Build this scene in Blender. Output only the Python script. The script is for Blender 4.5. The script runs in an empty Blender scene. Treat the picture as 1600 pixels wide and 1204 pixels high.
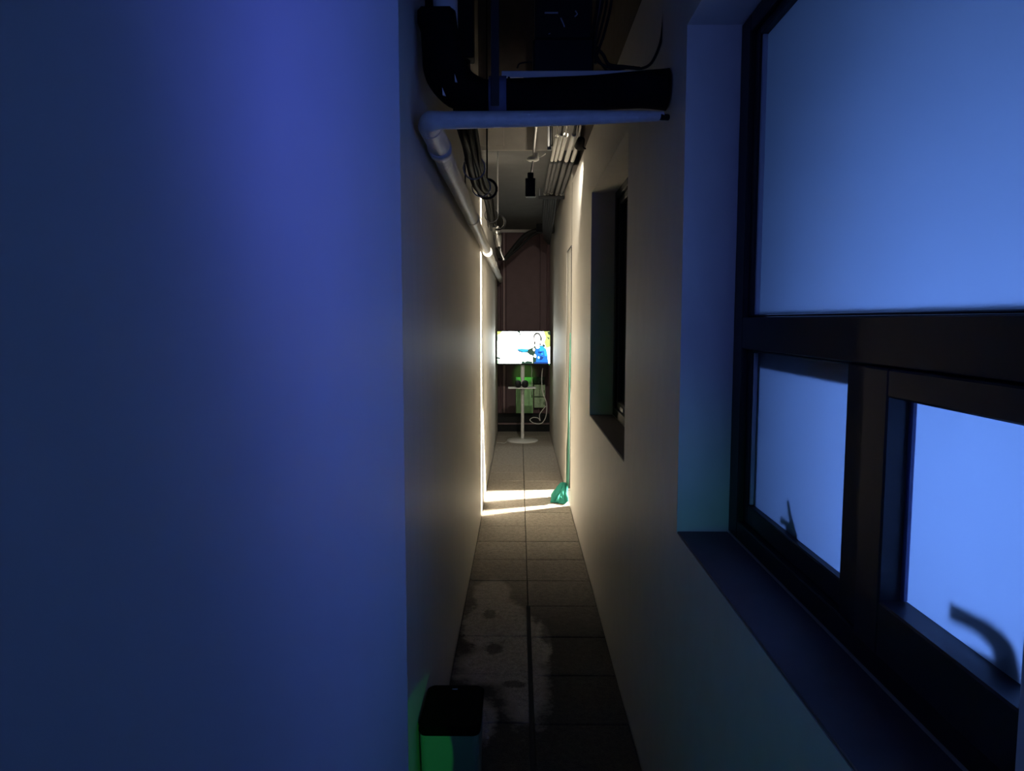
import bpy, math, random
from mathutils import Vector, noise as mnoise
random.seed(4)
S = bpy.context.scene
C = S.collection

# ------------------------------------------------------------------ camera
F_PX, CAM_H = 1129.0, 1.61
PITCH, YAW = math.radians(5.16), math.atan(11 / 1129.0)
cd = bpy.data.cameras.new('camera'); cam = bpy.data.objects.new('camera', cd); C.objects.link(cam)
cd.sensor_width = 36; cd.sensor_fit = 'HORIZONTAL'; cd.lens = F_PX / 1600 * 36
cd.clip_start = 0.01; cd.clip_end = 60
cam.location = (0, 0, CAM_H); cam.rotation_euler = (math.pi / 2 - PITCH, 0, YAW)
S.camera = cam

# ------------------------------------------------------------------ world, lights, exposure
w = bpy.data.worlds.new('night'); S.world = w; w.use_nodes = True
w.node_tree.nodes['Background'].inputs[0].default_value = (0.05, 0.06, 0.1, 1)
w.node_tree.nodes['Background'].inputs[1].default_value = 0.02
vs = S.view_settings
vs.view_transform = 'Standard'; vs.look = 'None'; vs.exposure = 0; vs.gamma = 1; vs.use_curve_mapping = False

P_WARM, P_BLUE, P_SPOT, P_GREEN = 950, 20, 150.0, 11.0


def light(name, kind, loc, target, power, col, **kw):
    d = bpy.data.lights.new(name, kind); o = bpy.data.objects.new(name, d); C.objects.link(o)
    d.energy = power; d.color = col
    for k, v in kw.items(): setattr(d, k, v)
    o.location = loc
    o.rotation_euler = (Vector(target) - Vector(loc)).to_track_quat('-Z', 'Y').to_euler()
    return o


# floodlight of the room on the right, shining through the door gap
light('warm_flood_light', 'AREA', (1.87, 6.81, 1.15), (0.0, 6.3, 1.25), P_WARM, (1.0, 0.90, 0.72), shape='DISK', size=0.16)
# blue lamp in the room behind the frosted window
light('blue_room_light', 'AREA', (1.35, 0.98, 1.32), (0.62, 1.10, 1.45), P_BLUE, (0.17, 0.35, 1.0), shape='DISK', size=0.30)
# little spotlight on the right wall, up by the ceiling
light('wall_spot_light', 'SPOT', (0.370, 5.01, 2.745), (0.10, 7.6, 1.55), P_SPOT, (1.0, 0.92, 0.78), spot_size=1.1, spot_blend=1.0, shadow_soft_size=0.02)
# green lamp behind the camera
light('green_exit_light', 'SPOT', (0.10, -0.9, 1.00), (0.16, 2.0, 0.90), P_GREEN, (0.06, 1.0, 0.22), spot_size=0.50, spot_blend=1.0, shadow_soft_size=0.06)
light('green_bin_fill', 'SPOT', (0.20, -0.5, 0.95), (-0.452, 2.05, 0.30), 55.0, (0.05, 1.0, 0.12), spot_size=0.190, spot_blend=0.08, shadow_soft_size=0.004)  # added spot, its cone edge cuts the green off across the bin front
# added green spot behind the television, brightens the cabinets
light('green_cabinet_fill', 'SPOT', (0.03, 9.72, 1.33), (0.07, 10.37, 0.88), 17.0, (0.25, 1.0, 0.18), spot_size=0.42, spot_blend=0.7, shadow_soft_size=0.03)
light('rear_blue_fill', 'AREA', (0.44, -1.25, 1.70), (0.2, 1.6, 1.75), 4.5, (0.16, 0.38, 1.0), shape='RECTANGLE', size=0.5, size_y=0.9)  # added blue fill behind the camera, brightens the window jambs
light('blue_wall_fill', 'SPOT', (0.43, 0.48, 1.80), (-0.19, 1.30, 1.80), 14.0, (0.12, 0.17, 1.0), spot_size=2.5, spot_blend=1.0, shadow_soft_size=0.12)  # added out-of-view blue spot, brightens the near left wall
light('spill_light', 'SPOT', (0.33, 4.96, 2.90), (0.05, 5.75, 3.0), 4.0, (1.0, 0.88, 0.68), spot_size=1.5, spot_blend=0.7, shadow_soft_size=0.01)


# ------------------------------------------------------------------ helpers
def ray(px, py):
    u, v = px - 800, 602 - py
    c, s = math.cos(PITCH), math.sin(PITCH)
    fy, fz = F_PX * c + v * s, v * c - F_PX * s
    return (u * math.cos(YAW) - fy * math.sin(YAW), u * math.sin(YAW) + fy * math.cos(YAW), fz)


def U(px, py, X=None, Y=None, Z=None):
    d = ray(px, py)
    t = X / d[0] if X is not None else Y / d[1] if Y is not None else (Z - CAM_H) / d[2]
    return Vector((d[0] * t, d[1] * t, CAM_H + d[2] * t))


class MB:
    def __init__(s): s.v = []; s.f = []; s.sm = []; s.m = []

    def add(s, vs, fs, smooth=False, m=0):
        n = len(s.v); s.v += [tuple(v) for v in vs]
        for f in fs: s.f.append([i + n for i in f]); s.sm.append(smooth); s.m.append(m)
        return s

    def box(s, x0, x1, y0, y1, z0, z1, b=0.0, m=0):
        x0, x1 = sorted((x0, x1)); y0, y1 = sorted((y0, y1)); z0, z1 = sorted((z0, z1))
        if b <= 0:
            vs = [(x, y, z) for z in (z0, z1) for x, y in ((x0, y0), (x1, y0), (x1, y1), (x0, y1))]
            return s.add(vs, [(0, 3, 2, 1), (4, 5, 6, 7), (0, 1, 5, 4), (1, 2, 6, 5), (2, 3, 7, 6), (3, 0, 4, 7)], m=m)
        b = min(b, (x1 - x0) / 2.1, (y1 - y0) / 2.1, (z1 - z0) / 2.1)
        vs = []
        for k, z in enumerate((z0, z0 + b, z1 - b, z1)):
            i = b if k in (0, 3) else 0
            for x, y in ((x0 + b, y0 + i), (x1 - b, y0 + i), (x1 - i, y0 + b), (x1 - i, y1 - b), (x1 - b, y1 - i), (x0 + b, y1 - i), (x0 + i, y1 - b), (x0 + i, y0 + b)):
                vs.append((x, y, z))
        fs = [tuple(range(7, -1, -1)), tuple(range(24, 32))]
        for k in range(3):
            for j in range(8):
                a, c = k * 8 + j, k * 8 + (j + 1) % 8
                fs.append((a, c, c + 8, a + 8))
        return s.add(vs, fs, m=m)

    def tube(s, pts, r, n=10, smooth=True, cap=True, sub=0, m=0):
        pts = [Vector(p) for p in pts]
        rs = r if isinstance(r, (list, tuple)) else [r] * len(pts)
        if sub:
            P, R = [], []
            for i in range(len(pts) - 1):
                p0, p1, p2, p3 = pts[max(i - 1, 0)], pts[i], pts[i + 1], pts[min(i + 2, len(pts) - 1)]
                for k in range(sub):
                    t = k / sub
                    P.append(0.5 * ((2 * p1) + (p2 - p0) * t + (2 * p0 - 5 * p1 + 4 * p2 - p3) * t * t + (3 * p1 - p0 - 3 * p2 + p3) * t ** 3))
                    R.append(rs[i] * (1 - t) + rs[i + 1] * t)
            P.append(pts[-1]); R.append(rs[-1]); pts, rs = P, R
        vs = []; up = None
        for i, p in enumerate(pts):
            d = (pts[min(i + 1, len(pts) - 1)] - pts[max(i - 1, 0)]).normalized()
            if up is None:
                up = Vector((0, 0, 1)) if abs(d.z) < .9 else Vector((0, 1, 0))
            a = d.cross(up)
            if a.length < 1e-4: a = d.orthogonal()
            a.normalize(); b = a.cross(d).normalized(); up = b
            for k in range(n):
                t = 2 * math.pi * k / n
                vs.append(p + (a * math.cos(t) + b * math.sin(t)) * rs[i])
        fs = []
        for i in range(len(pts) - 1):
            for k in range(n):
                a, c = i * n + k, i * n + (k + 1) % n
                fs.append((a, a + n, c + n, c))
        s.add(vs, fs, smooth, m)
        if cap:
            L = len(pts) * n
            s.add(vs[:n], [tuple(range(n))], m=m); s.add(vs[L - n:], [tuple(range(n - 1, -1, -1))], m=m)
        return s

    def lathe(s, c, prof, n=24, smooth=True, m=0):
        vs = [(c[0] + r * math.cos(2 * math.pi * k / n), c[1] + r * math.sin(2 * math.pi * k / n), c[2] + z) for r, z in prof for k in range(n)]
        fs = []
        for i in range(len(prof) - 1):
            for k in range(n):
                a, b = i * n + k, i * n + (k + 1) % n
                fs.append((a, b, b + n, a + n))
        fs.append(tuple(range(n - 1, -1, -1))); fs.append(tuple(range((len(prof) - 1) * n, len(prof) * n)))
        return s.add(vs, fs, smooth, m)

    def prism(s, poly, axis, a0, a1, m=0):
        """poly in the two other axes (in order), extruded along axis"""
        n = len(poly)
        def P(q, a):
            return {0: (a, q[0], q[1]), 1: (q[0], a, q[1]), 2: (q[0], q[1], a)}[axis]
        vs = [P(q, a0) for q in poly] + [P(q, a1) for q in poly]
        fs = [tuple(range(n)), tuple(range(2 * n - 1, n - 1, -1))] + [(i, i + n, (i + 1) % n + n, (i + 1) % n) for i in range(n)]
        return s.add(vs, fs, m=m)

    def build(s, name, mat, parent=None, origin=None):
        me = bpy.data.meshes.new(name)
        me.from_pydata(s.v, [], s.f); me.update()
        for p, k, mi in zip(me.polygons, s.sm, s.m): p.use_smooth = k; p.material_index = mi
        for mm in (mat if isinstance(mat, list) else [mat]): me.materials.append(mm)
        import bmesh
        bm = bmesh.new(); bm.from_mesh(me); bmesh.ops.recalc_face_normals(bm, faces=bm.faces); bm.to_mesh(me); bm.free()
        o = bpy.data.objects.new(name, me); C.objects.link(o)
        if origin is not None:
            for v in me.vertices: v.co -= Vector(origin)
            o.location = origin
        if parent is not None:
            o.parent = parent
            o.location = Vector(o.location) - world_of(parent)
        return o


def world_of(o):
    p = Vector(o.location)
    while o.parent: o = o.parent; p += Vector(o.location)
    return p


def tag(o, label=None, cat=None, group=None, kind=None):
    if label: o['label'] = label
    if cat: o['category'] = cat
    if group: o['group'] = group
    if kind: o['kind'] = kind
    return o


def thing(name, loc, label, cat, group=None):
    o = bpy.data.objects.new(name, None); C.objects.link(o); o.location = loc; o.empty_display_size = .05
    return tag(o, label, cat, group)


def struct(o, label, cat):
    return tag(o, label, cat, kind='structure')


# ------------------------------------------------------------------ materials
def mat(name, col, rough=.5, metal=0.0, bump=0.0, scale=30, var=0.0, stretch=(1, 1, 1), coat=0.0, spec=.5, emit=None, es=0, detail=4):
    m = bpy.data.materials.new(name); m.use_nodes = True
    nt = m.node_tree; N = nt.nodes; L = nt.links; b = N['Principled BSDF']
    b.inputs['Base Color'].default_value = (*col, 1); b.inputs['Roughness'].default_value = rough
    b.inputs['Metallic'].default_value = metal; b.inputs['Coat Weight'].default_value = coat
    b.inputs['Specular IOR Level'].default_value = spec
    if emit:
        b.inputs['Emission Color'].default_value = (*emit, 1); b.inputs['Emission Strength'].default_value = es
    if bump or var:
        g = N.new('ShaderNodeNewGeometry'); mp = N.new('ShaderNodeMapping'); nz = N.new('ShaderNodeTexNoise')
        mp.inputs['Scale'].default_value = stretch; nz.inputs['Scale'].default_value = scale; nz.inputs['Detail'].default_value = detail
        L.new(g.outputs['Position'], mp.inputs[0]); L.new(mp.outputs[0], nz.inputs['Vector'])
        if var:
            r = N.new('ShaderNodeValToRGB')
            r.color_ramp.elements[0].position = .3; r.color_ramp.elements[1].position = .7
            r.color_ramp.elements[0].color = (*[c * (1 - var) for c in col], 1)
            r.color_ramp.elements[1].color = (*[min(1, c * (1 + var)) for c in col], 1)
            L.new(nz.outputs[0], r.inputs[0]); L.new(r.outputs[0], b.inputs['Base Color'])
        if bump:
            bp = N.new('ShaderNodeBump'); bp.inputs['Strength'].default_value = bump; bp.inputs['Distance'].default_value = .01
            L.new(nz.outputs[0], bp.inputs['Height']); L.new(bp.outputs[0], b.inputs['Normal'])
    return m


M = {}
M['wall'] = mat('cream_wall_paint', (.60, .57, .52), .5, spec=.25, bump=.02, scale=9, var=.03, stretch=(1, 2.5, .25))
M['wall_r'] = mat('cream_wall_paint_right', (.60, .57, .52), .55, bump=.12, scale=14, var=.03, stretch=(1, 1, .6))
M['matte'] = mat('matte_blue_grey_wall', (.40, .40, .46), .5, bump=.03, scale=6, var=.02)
M['room'] = mat('white_room_paint', (.42, .42, .42), .8, bump=.03, scale=10)
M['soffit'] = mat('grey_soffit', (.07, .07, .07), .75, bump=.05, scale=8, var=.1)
M['beam'] = mat('plaster_beam', (.36, .34, .31), .8, bump=.1, scale=10, var=.08)
M['maroon'] = mat('maroon_panel', (.115, .062, .068), .6, bump=.04, scale=10, var=.08)
M['black'] = mat('black_rubber_foam', (.004, .004, .004), .95, spec=.1, bump=.4, scale=60)
M['blackp'] = mat('black_plastic', (.006, .006, .007), .45, spec=.25, bump=.02, scale=60)
M['cable'] = mat('black_cable_sheath', (.010, .010, .010), .6, spec=.2, bump=.05, scale=80)
M['grey_cable'] = mat('grey_cable_sheath', (.20, .195, .18), .5, bump=.05, scale=80)
M['tape'] = mat('white_wrapped_pipe', (.55, .54, .52), .42, bump=.35, scale=35, var=.08, stretch=(1, .5, 1))
M['conduit'] = mat('white_conduit', (.68, .66, .62), .4, bump=.03, scale=40)
M['metal'] = mat('grey_steel', (.35, .36, .38), .4, metal=.8, bump=.05, scale=50)
M['white'] = mat('white_powder_coat', (.72, .71, .68), .35, bump=.01, scale=60)
M['frame'] = mat('dark_window_frame', (.010, .009, .012), .5, spec=.3, bump=.02, scale=40)
M['frame2'] = mat('dark_window_frame_inner', (.010, .010, .016), .45, spec=.3, bump=.02, scale=40)
M['bead'] = mat('light_grey_glazing_bead', (.35, .36, .4), .4, bump=.02, scale=60)
M['sill'] = mat('grey_stone_sill', (.07, .055, .065), .7, bump=.08, scale=25, var=.08)
M['green_cloth'] = mat('teal_green_cloth', (.03, .21, .165), .85, spec=.1, bump=.3, scale=120)
M['curtain'] = mat('cream_canvas', (.60, .57, .50), .8, bump=.2, scale=60, var=.04)
M['cab'] = mat('green_light_tinted_metal', (.42, .78, .36), .45, bump=.03, scale=30, var=.12, stretch=(1, 1, .4))  # green light is put into the metal's colour
M['cab2'] = mat('grey_green_light_metal', (.40, .55, .34), .5, bump=.05, scale=30, var=.2)  # greyer box metal, green light mixed into its colour too
M['bin_g'] = mat('satin_bin_body', (.15, .18, .15), .55, spec=.2, bump=.01, scale=50)
M['bin_lid'] = mat('black_satin_lid', (.002, .002, .002), .8, spec=.03, bump=.01, scale=50)
M['grime'] = mat('pale_grit', (.35, .30, .27), .8, bump=.6, scale=90, var=.2)
M['led'] = mat('green_led', (.1, .8, .2), .4, emit=(.1, 1, .2), es=2, bump=.01)

# frosted glass: translucent, with a share passed on blurred, and a faint gloss
def frosted():
    m = bpy.data.materials.new('frosted_glass'); m.use_nodes = True
    N = m.node_tree.nodes; L = m.node_tree.links; N.clear()
    out = N.new('ShaderNodeOutputMaterial'); tr = N.new('ShaderNodeBsdfTranslucent'); rf = N.new('ShaderNodeBsdfRefraction')
    gl = N.new('ShaderNodeBsdfGlossy'); fr = N.new('ShaderNodeFresnel'); m1 = N.new('ShaderNodeMixShader'); m2 = N.new('ShaderNodeMixShader')
    nz = N.new('ShaderNodeTexNoise'); nz.inputs['Scale'].default_value = 200; bp = N.new('ShaderNodeBump'); bp.inputs['Strength'].default_value = .05
    L.new(nz.outputs[0], bp.inputs['Height']); L.new(bp.outputs[0], rf.inputs['Normal'])
    tr.inputs[0].default_value = (.8, .85, .9, 1)
    rf.inputs['Color'].default_value = (.85, .9, .95, 1); rf.inputs['Roughness'].default_value = .22; rf.inputs['IOR'].default_value = 1.06
    gl.inputs['Roughness'].default_value = .12; fr.inputs['IOR'].default_value = 1.35
    m1.inputs[0].default_value = .35
    L.new(tr.outputs[0], m1.inputs[1]); L.new(rf.outputs[0], m1.inputs[2])
    L.new(fr.outputs[0], m2.inputs[0]); L.new(m1.outputs[0], m2.inputs[1]); L.new(gl.outputs[0], m2.inputs[2])
    L.new(m2.outputs[0], out.inputs[0])
    return m
M['frost'] = frosted()
def clear_dark():
    m = mat('dark_glass', (.01, .012, .02), .08, bump=.01, scale=5, spec=.6)
    return m
M['dglass'] = clear_dark()
def plastic_clear():
    m = mat('cloudy_clear_plastic', (.26, .27, .42), .2, bump=.3, scale=40)
    m.node_tree.nodes['Principled BSDF'].inputs['Transmission Weight'].default_value = .45
    return m
M['clear'] = plastic_clear()

# floor tile: rough concrete, with the damp and dry patches the pavers really have
def tile_mat():
    m = bpy.data.materials.new('rough_concrete_paver'); m.use_nodes = True
    N = m.node_tree.nodes; L = m.node_tree.links; b = N['Principled BSDF']
    g = N.new('ShaderNodeNewGeometry')
    def mathn(op, a, c=None, clamp=False):
        n = N.new('ShaderNodeMath'); n.operation = op; n.use_clamp = clamp
        for i, x in enumerate((a, c)):
            if x is None: continue
            if isinstance(x, (int, float)): n.inputs[i].default_value = x
            else: L.new(x, n.inputs[i])
        return n.outputs[0]
    def noise(sc, det=5, ro=.6):
        n = N.new('ShaderNodeTexNoise'); n.inputs['Scale'].default_value = sc; n.inputs['Detail'].default_value = det; n.inputs['Roughness'].default_value = ro
        L.new(g.outputs['Position'], n.inputs['Vector']); return n.outputs[0]
    n1, n2, n3, n4 = noise(1.7), noise(9), noise(160, 3), noise(34, 4, .7)
    sp = N.new('ShaderNodeSeparateXYZ'); L.new(g.outputs['Position'], sp.inputs[0])
    def blob(cx, cy, rx, ry, soft=.25, wob=.9):
        dx = mathn('DIVIDE', mathn('SUBTRACT', sp.outputs[0], cx), rx); dy = mathn('DIVIDE', mathn('SUBTRACT', sp.outputs[1], cy), ry)
        r = mathn('SQRT', mathn('ADD', mathn('MULTIPLY', dx, dx), mathn('MULTIPLY', dy, dy)))
        r = mathn('ADD', r, mathn('MULTIPLY', mathn('SUBTRACT', n2, .5), wob)); r = mathn('ADD', r, mathn('MULTIPLY', mathn('SUBTRACT', n4, .5), .9)); r = mathn('ADD', r, mathn('MULTIPLY', mathn('SUBTRACT', n3, .5), .5))
        return mathn('DIVIDE', mathn('SUBTRACT', 1 + soft / 2, r), soft, True)
    dry = blob(-.16, 4.15, .11, .24)
    for a in ((-.12, 3.72, .17, .33), (.0, 3.55, .10, .38), (.11, 3.50, .05, .24), (-.1, 3.25, .2, .2, .5), (.03, 3.1, .10, .35, .5), (-.16, 2.78, .07, .16, .4)):
        dry = mathn('MAXIMUM', dry, blob(*a))
    spots = blob(-.16, 3.84, .035, .06, .4)
    for a in ((-.12, 3.42, .04, .06, .4), (-.02, 3.07, .05, .03, .4), (.16, 3.6, .05, .12, .5)):
        spots = mathn('MAXIMUM', spots, blob(*a))
    dry = mathn('MULTIPLY', dry, mathn('SUBTRACT', 1, mathn('MULTIPLY', spots, .75)))
    # damp near end: wet for y < 4.4, drying beyond
    wet = mathn('DIVIDE', mathn('SUBTRACT', mathn('ADD', 4.75, mathn('MULTIPLY', n1, .8)), sp.outputs[1]), 1.6, True)
    wet = mathn('MULTIPLY', wet, mathn('SUBTRACT', 1, dry))
    r1 = N.new('ShaderNodeMix'); r1.data_type = 'RGBA'
    r1.inputs[6].default_value = (.38, .35, .31, 1); r1.inputs[7].default_value = (.052, .047, .040, 1)
    L.new(wet, r1.inputs[0])
    gr = N.new('ShaderNodeMix'); gr.data_type = 'RGBA'; gr.blend_type = 'MULTIPLY'; gr.inputs[0].default_value = 1
    ramp = N.new('ShaderNodeValToRGB'); ramp.color_ramp.elements[0].position = .3; ramp.color_ramp.elements[1].position = .72
    ramp.color_ramp.elements[0].color = (.35, .35, .35, 1); ramp.color_ramp.elements[1].color = (1.5, 1.45, 1.4, 1)
    mx = mathn('ADD', mathn('MULTIPLY', n4, .45), mathn('MULTIPLY', n3, .55)); L.new(mx, ramp.inputs[0])
    L.new(r1.outputs[2], gr.inputs[6]); L.new(ramp.outputs[0], gr.inputs[7]); L.new(gr.outputs[2], b.inputs['Base Color'])
    b.inputs['Roughness'].default_value = .85; b.inputs['Specular IOR Level'].default_value = .15
    bp = N.new('ShaderNodeBump'); bp.inputs['Strength'].default_value = .8; bp.inputs['Distance'].default_value = .006
    L.new(mx, bp.inputs['Height']); L.new(bp.outputs[0], b.inputs['Normal'])
    return m
M['tile'] = tile_mat()
M['joint'] = mat('dark_joint_mortar', (.03, .027, .024), .9, bump=.3, scale=80)

# ------------------------------------------------------------------ structure
XL, XN, XR, XW = -.311, -.19, .446, .66
YE, YB, ZT = 10.5, -2.2, 4.0
fl = struct(MB().box(-.6, .9, YB, YE + .2, -.12, -.02).build('floor', M['joint']), 'floor of square concrete pavers running down the passage', 'floor')
k = 0
y0 = 5.562 - .4 * 19
while y0 < YE - .02:
    y1 = min(y0 + .4, YE - .002)
    if y1 > .8:
        for (a, b) in ((XL + .004, .0515 - .0025), (.0515 + .0025, XR - .004)):
            left = a < 0
            zt = random.uniform(-.002, 0.0)
            if left and y0 < 3.6: zt += .006         # the left pavers sit a little proud near the camera
            ya = y0 + .0035; yb = y1 - .0035
            bb = b - (.006 if left and y0 < 3.6 else 0)
            aa = a + (.010 if (not left and y0 < 3.6) else 0)
            xm, ym = (aa + bb) / 2, (ya + yb) / 2
            MB().box(aa, bb, ya, yb, -.02, zt, b=.003).build('tile', M['tile'], fl, (xm, ym, 0))
    y0 += .4

# left wall: a nearer pillar beside the camera, the long wall set back behind it
struct(MB().box(XL - .25, XL, 1.19, YE + .2, -.02, ZT).build('wall_left', M['wall']), 'long cream painted wall on the left of the passage', 'wall')
R = .012
poly = [(XL - .25, YB), (XN, YB)] + [(XN - R + R * math.cos(t * math.pi / 12), 1.189 - R + R * math.sin(t * math.pi / 12)) for t in range(0, 7)] + [(XL - .25, 1.189)]
pm = MB().prism(poly, 2, -.02, ZT)
pm.sm = [i >= 2 and 2 <= i - 2 < 8 for i in range(len(pm.f))]
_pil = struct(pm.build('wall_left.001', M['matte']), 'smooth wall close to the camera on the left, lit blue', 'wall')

MB().tube([(XN - .0085, 1.189 - .0035, 0), (XN - .0085, 1.189 - .0035, ZT - .001)], .0075, n=20).build('corner_bead', mat('glossy_corner_bead', (.5, .5, .52), .22, bump=.02, scale=12), _pil)

# right wall with two window openings and a door gap
W1, W2, D = (.62, 2.0), (3.03, 4.53), (6.19, 6.85)
ZS, ZH = 1.01, 2.39
wr = MB()
for (a, b, c, d) in ((YB, W1[0], 0, ZT), (W1[0], W1[1], 0, ZS), (W1[0], W1[1], ZH, ZT), (W1[1], 2.2, 0, ZT), (2.2, W2[0], 0, 2.77), (W2[0], W2[1], 0, ZS), (W2[0], W2[1], ZH, 2.77),
                     (W2[1], D[0], 0, 2.77), (D[0], D[1], 2.25, ZT), (D[1], YE + .2, 0, ZT)):
    wr.box(XR, XW, a, b, c - (.02 if c == 0 else 0), d)
struct(wr.build('wall_right', M['wall_r']), 'cream wall with two window recesses on the right of the passage', 'wall')
struct(MB().box(XR + .0005, XW, D[0] + .001, D[1] - .013, 2.2415, 2.2495).build('lintel_shade_strip', M['frame']), 'dark strip under the lintel above the canvas curtain, added as shade', 'shade strip')  # added dark strip, puts the lit lintel underside in shade
struct(MB().box(XR - .0012, XR + .001, D[0] - .001, D[0] + .011, 2.25, 2.76).build('dark_gap_strip', M['frame']), 'dark strip above the canvas doorway, standing in for the dark gap line', 'joint')  # added dark strip, carries the gap's dark line up over the lintel
M['shade_plaster'] = mat('shade_brown_plaster', (.10, .085, .08), .85, spec=.1, bump=.1, scale=12, var=.1)  # dark colour stands in for the unlit zone up by the ceiling
struct(MB().box(XR + .05, XW, 2.201, D[0], 2.771, ZT).build('wall_right.004', M['shade_plaster']), 'upper wall above the cream right wall, shade put into its colour', 'wall')
struct(MB().box(XR + .004, XW, D[1] - .012, D[1] - .0005, .001, 2.249).build('jamb_shade_strip', M['frame']), 'dark strip behind the canvas curtain, added as shade in the gap', 'shade strip')  # added dark liner, hides the lit jamb seen through the gap
for (a, b), nm in ((W1, 'near'), (W2, 'far')):
    struct(MB().box(XR + .001, .589, a + .001, b - .001, ZS + .0005, ZS + .007, b=.002).build('trim_1' if nm == 'near' else 'trim_2', M['sill']),
           'grey stone sill under the %s' % ('large frosted window' if nm == 'near' else 'dark far window'), 'window sill')

# end wall: maroon boarding over a dark plinth with a pale ledge
ew = struct(MB().box(-.6, .9, YE, YE + .15, -.02, ZT).build('wall_front', M['maroon']), 'dark maroon wall closing the far end of the passage', 'wall')
MB().box(XL + .002, XR - .002, YE - .10, YE - .001, 0, .105, b=.004).build('plinth', M['blackp'], ew)
MB().box(XL + .002, XR - .002, YE - .112, YE - .001, .106, .118, b=.003).build('ledge', mat('pink_grey_ledge', (.30, .21, .21), .6, bump=.05), ew)
MB().box(XL + .002, XR - .002, YE - .03, YE - .001, .12, .25).build('kick_panel', M['blackp'], ew)
MB().box(XL + .002, XR - .002, YE - .03, YE - .001, 2.86, 2.899).build('top_rail', M['conduit'], ew)
for i, (xa, xb) in enumerate(((-.305, -.19), (-.185, .30), (.305, .440))):
    MB().box(xa, xb, YE - .018, YE - .001, .255, 2.85, b=.004).build('panel', M['maroon'], ew)

struct(MB().box(XL - .25, XW, YB - .2, YE + .2, ZT, ZT + .15).build('ceiling', M['soffit']), 'dark high ceiling above the pipes', 'ceiling')
bmobj = struct(MB().box(XL + .001, XR - .001, 5.65, 5.662, 2.90, 3.30).build('trim_3', M['beam']), 'plaster beam face crossing the passage above the lowered soffit', 'beam')
MB().box(XL + .001, XR + .045, 5.66, 5.672, 3.301, ZT - .001).build('upper_shade_board', M['shade_plaster'], bmobj)  # dark board paints the unlit upper part of the beam as shade
MB().box(XL + .001, -.115, 5.635, 5.649, 2.93, 3.16, b=.003).build('panel', M['beam'], bmobj)
struct(MB().box(XL + .001, XR - .001, 5.663, YE - .001, 2.90, 2.99).build('ceiling.001', M['soffit']), 'lowered dark soffit over the far half of the passage', 'ceiling')
struct(MB().box(-.56, .9, YB - .15, YB, -.02, ZT).build('wall_back', M['soffit']), 'wall behind the camera', 'wall')


def shell(x0, x1, y0, y1, z0, z1, name, label, m, t=.08):
    b = MB()
    b.box(x1, x1 + t, y0 - t, y1 + t, z0 - t, z1 + t)
    b.box(x0, x1, y0 - t, y0, z0 - t, z1 + t); b.box(x0, x1, y1, y1 + t, z0 - t, z1 + t)
    b.box(x0, x1, y0, y1, z0 - t, z0); b.box(x0, x1, y0, y1, z1, z1 + t)
    return struct(b.build(name, m), label, 'room')

shell(XW + .001, 2.5, -.3, 2.35, 0, 2.75, 'wall_right.001', 'white walls of the blue-lit room behind the frosted window', M['room'])
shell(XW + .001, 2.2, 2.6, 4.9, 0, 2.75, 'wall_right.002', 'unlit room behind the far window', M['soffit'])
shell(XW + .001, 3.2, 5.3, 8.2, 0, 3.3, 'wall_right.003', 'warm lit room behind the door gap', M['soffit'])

# ------------------------------------------------------------------ windows
def ring(x0, x1, ya, yb, za, zb, wL, wR, wB, wT, mbx=None, b=.003):
    """frame ring; wL on the far (yb) side, wR on the near (ya) side"""
    q = mbx or MB()
    q.box(x0, x1, yb - wL, yb, za, zb, b); q.box(x0, x1, ya, ya + wR, za, zb, b)
    q.box(x0, x1, ya + wR, yb - wL, za, za + wB, b); q.box(x0, x1, ya + wR, yb - wL, zb - wT, zb, b)
    return q


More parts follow.
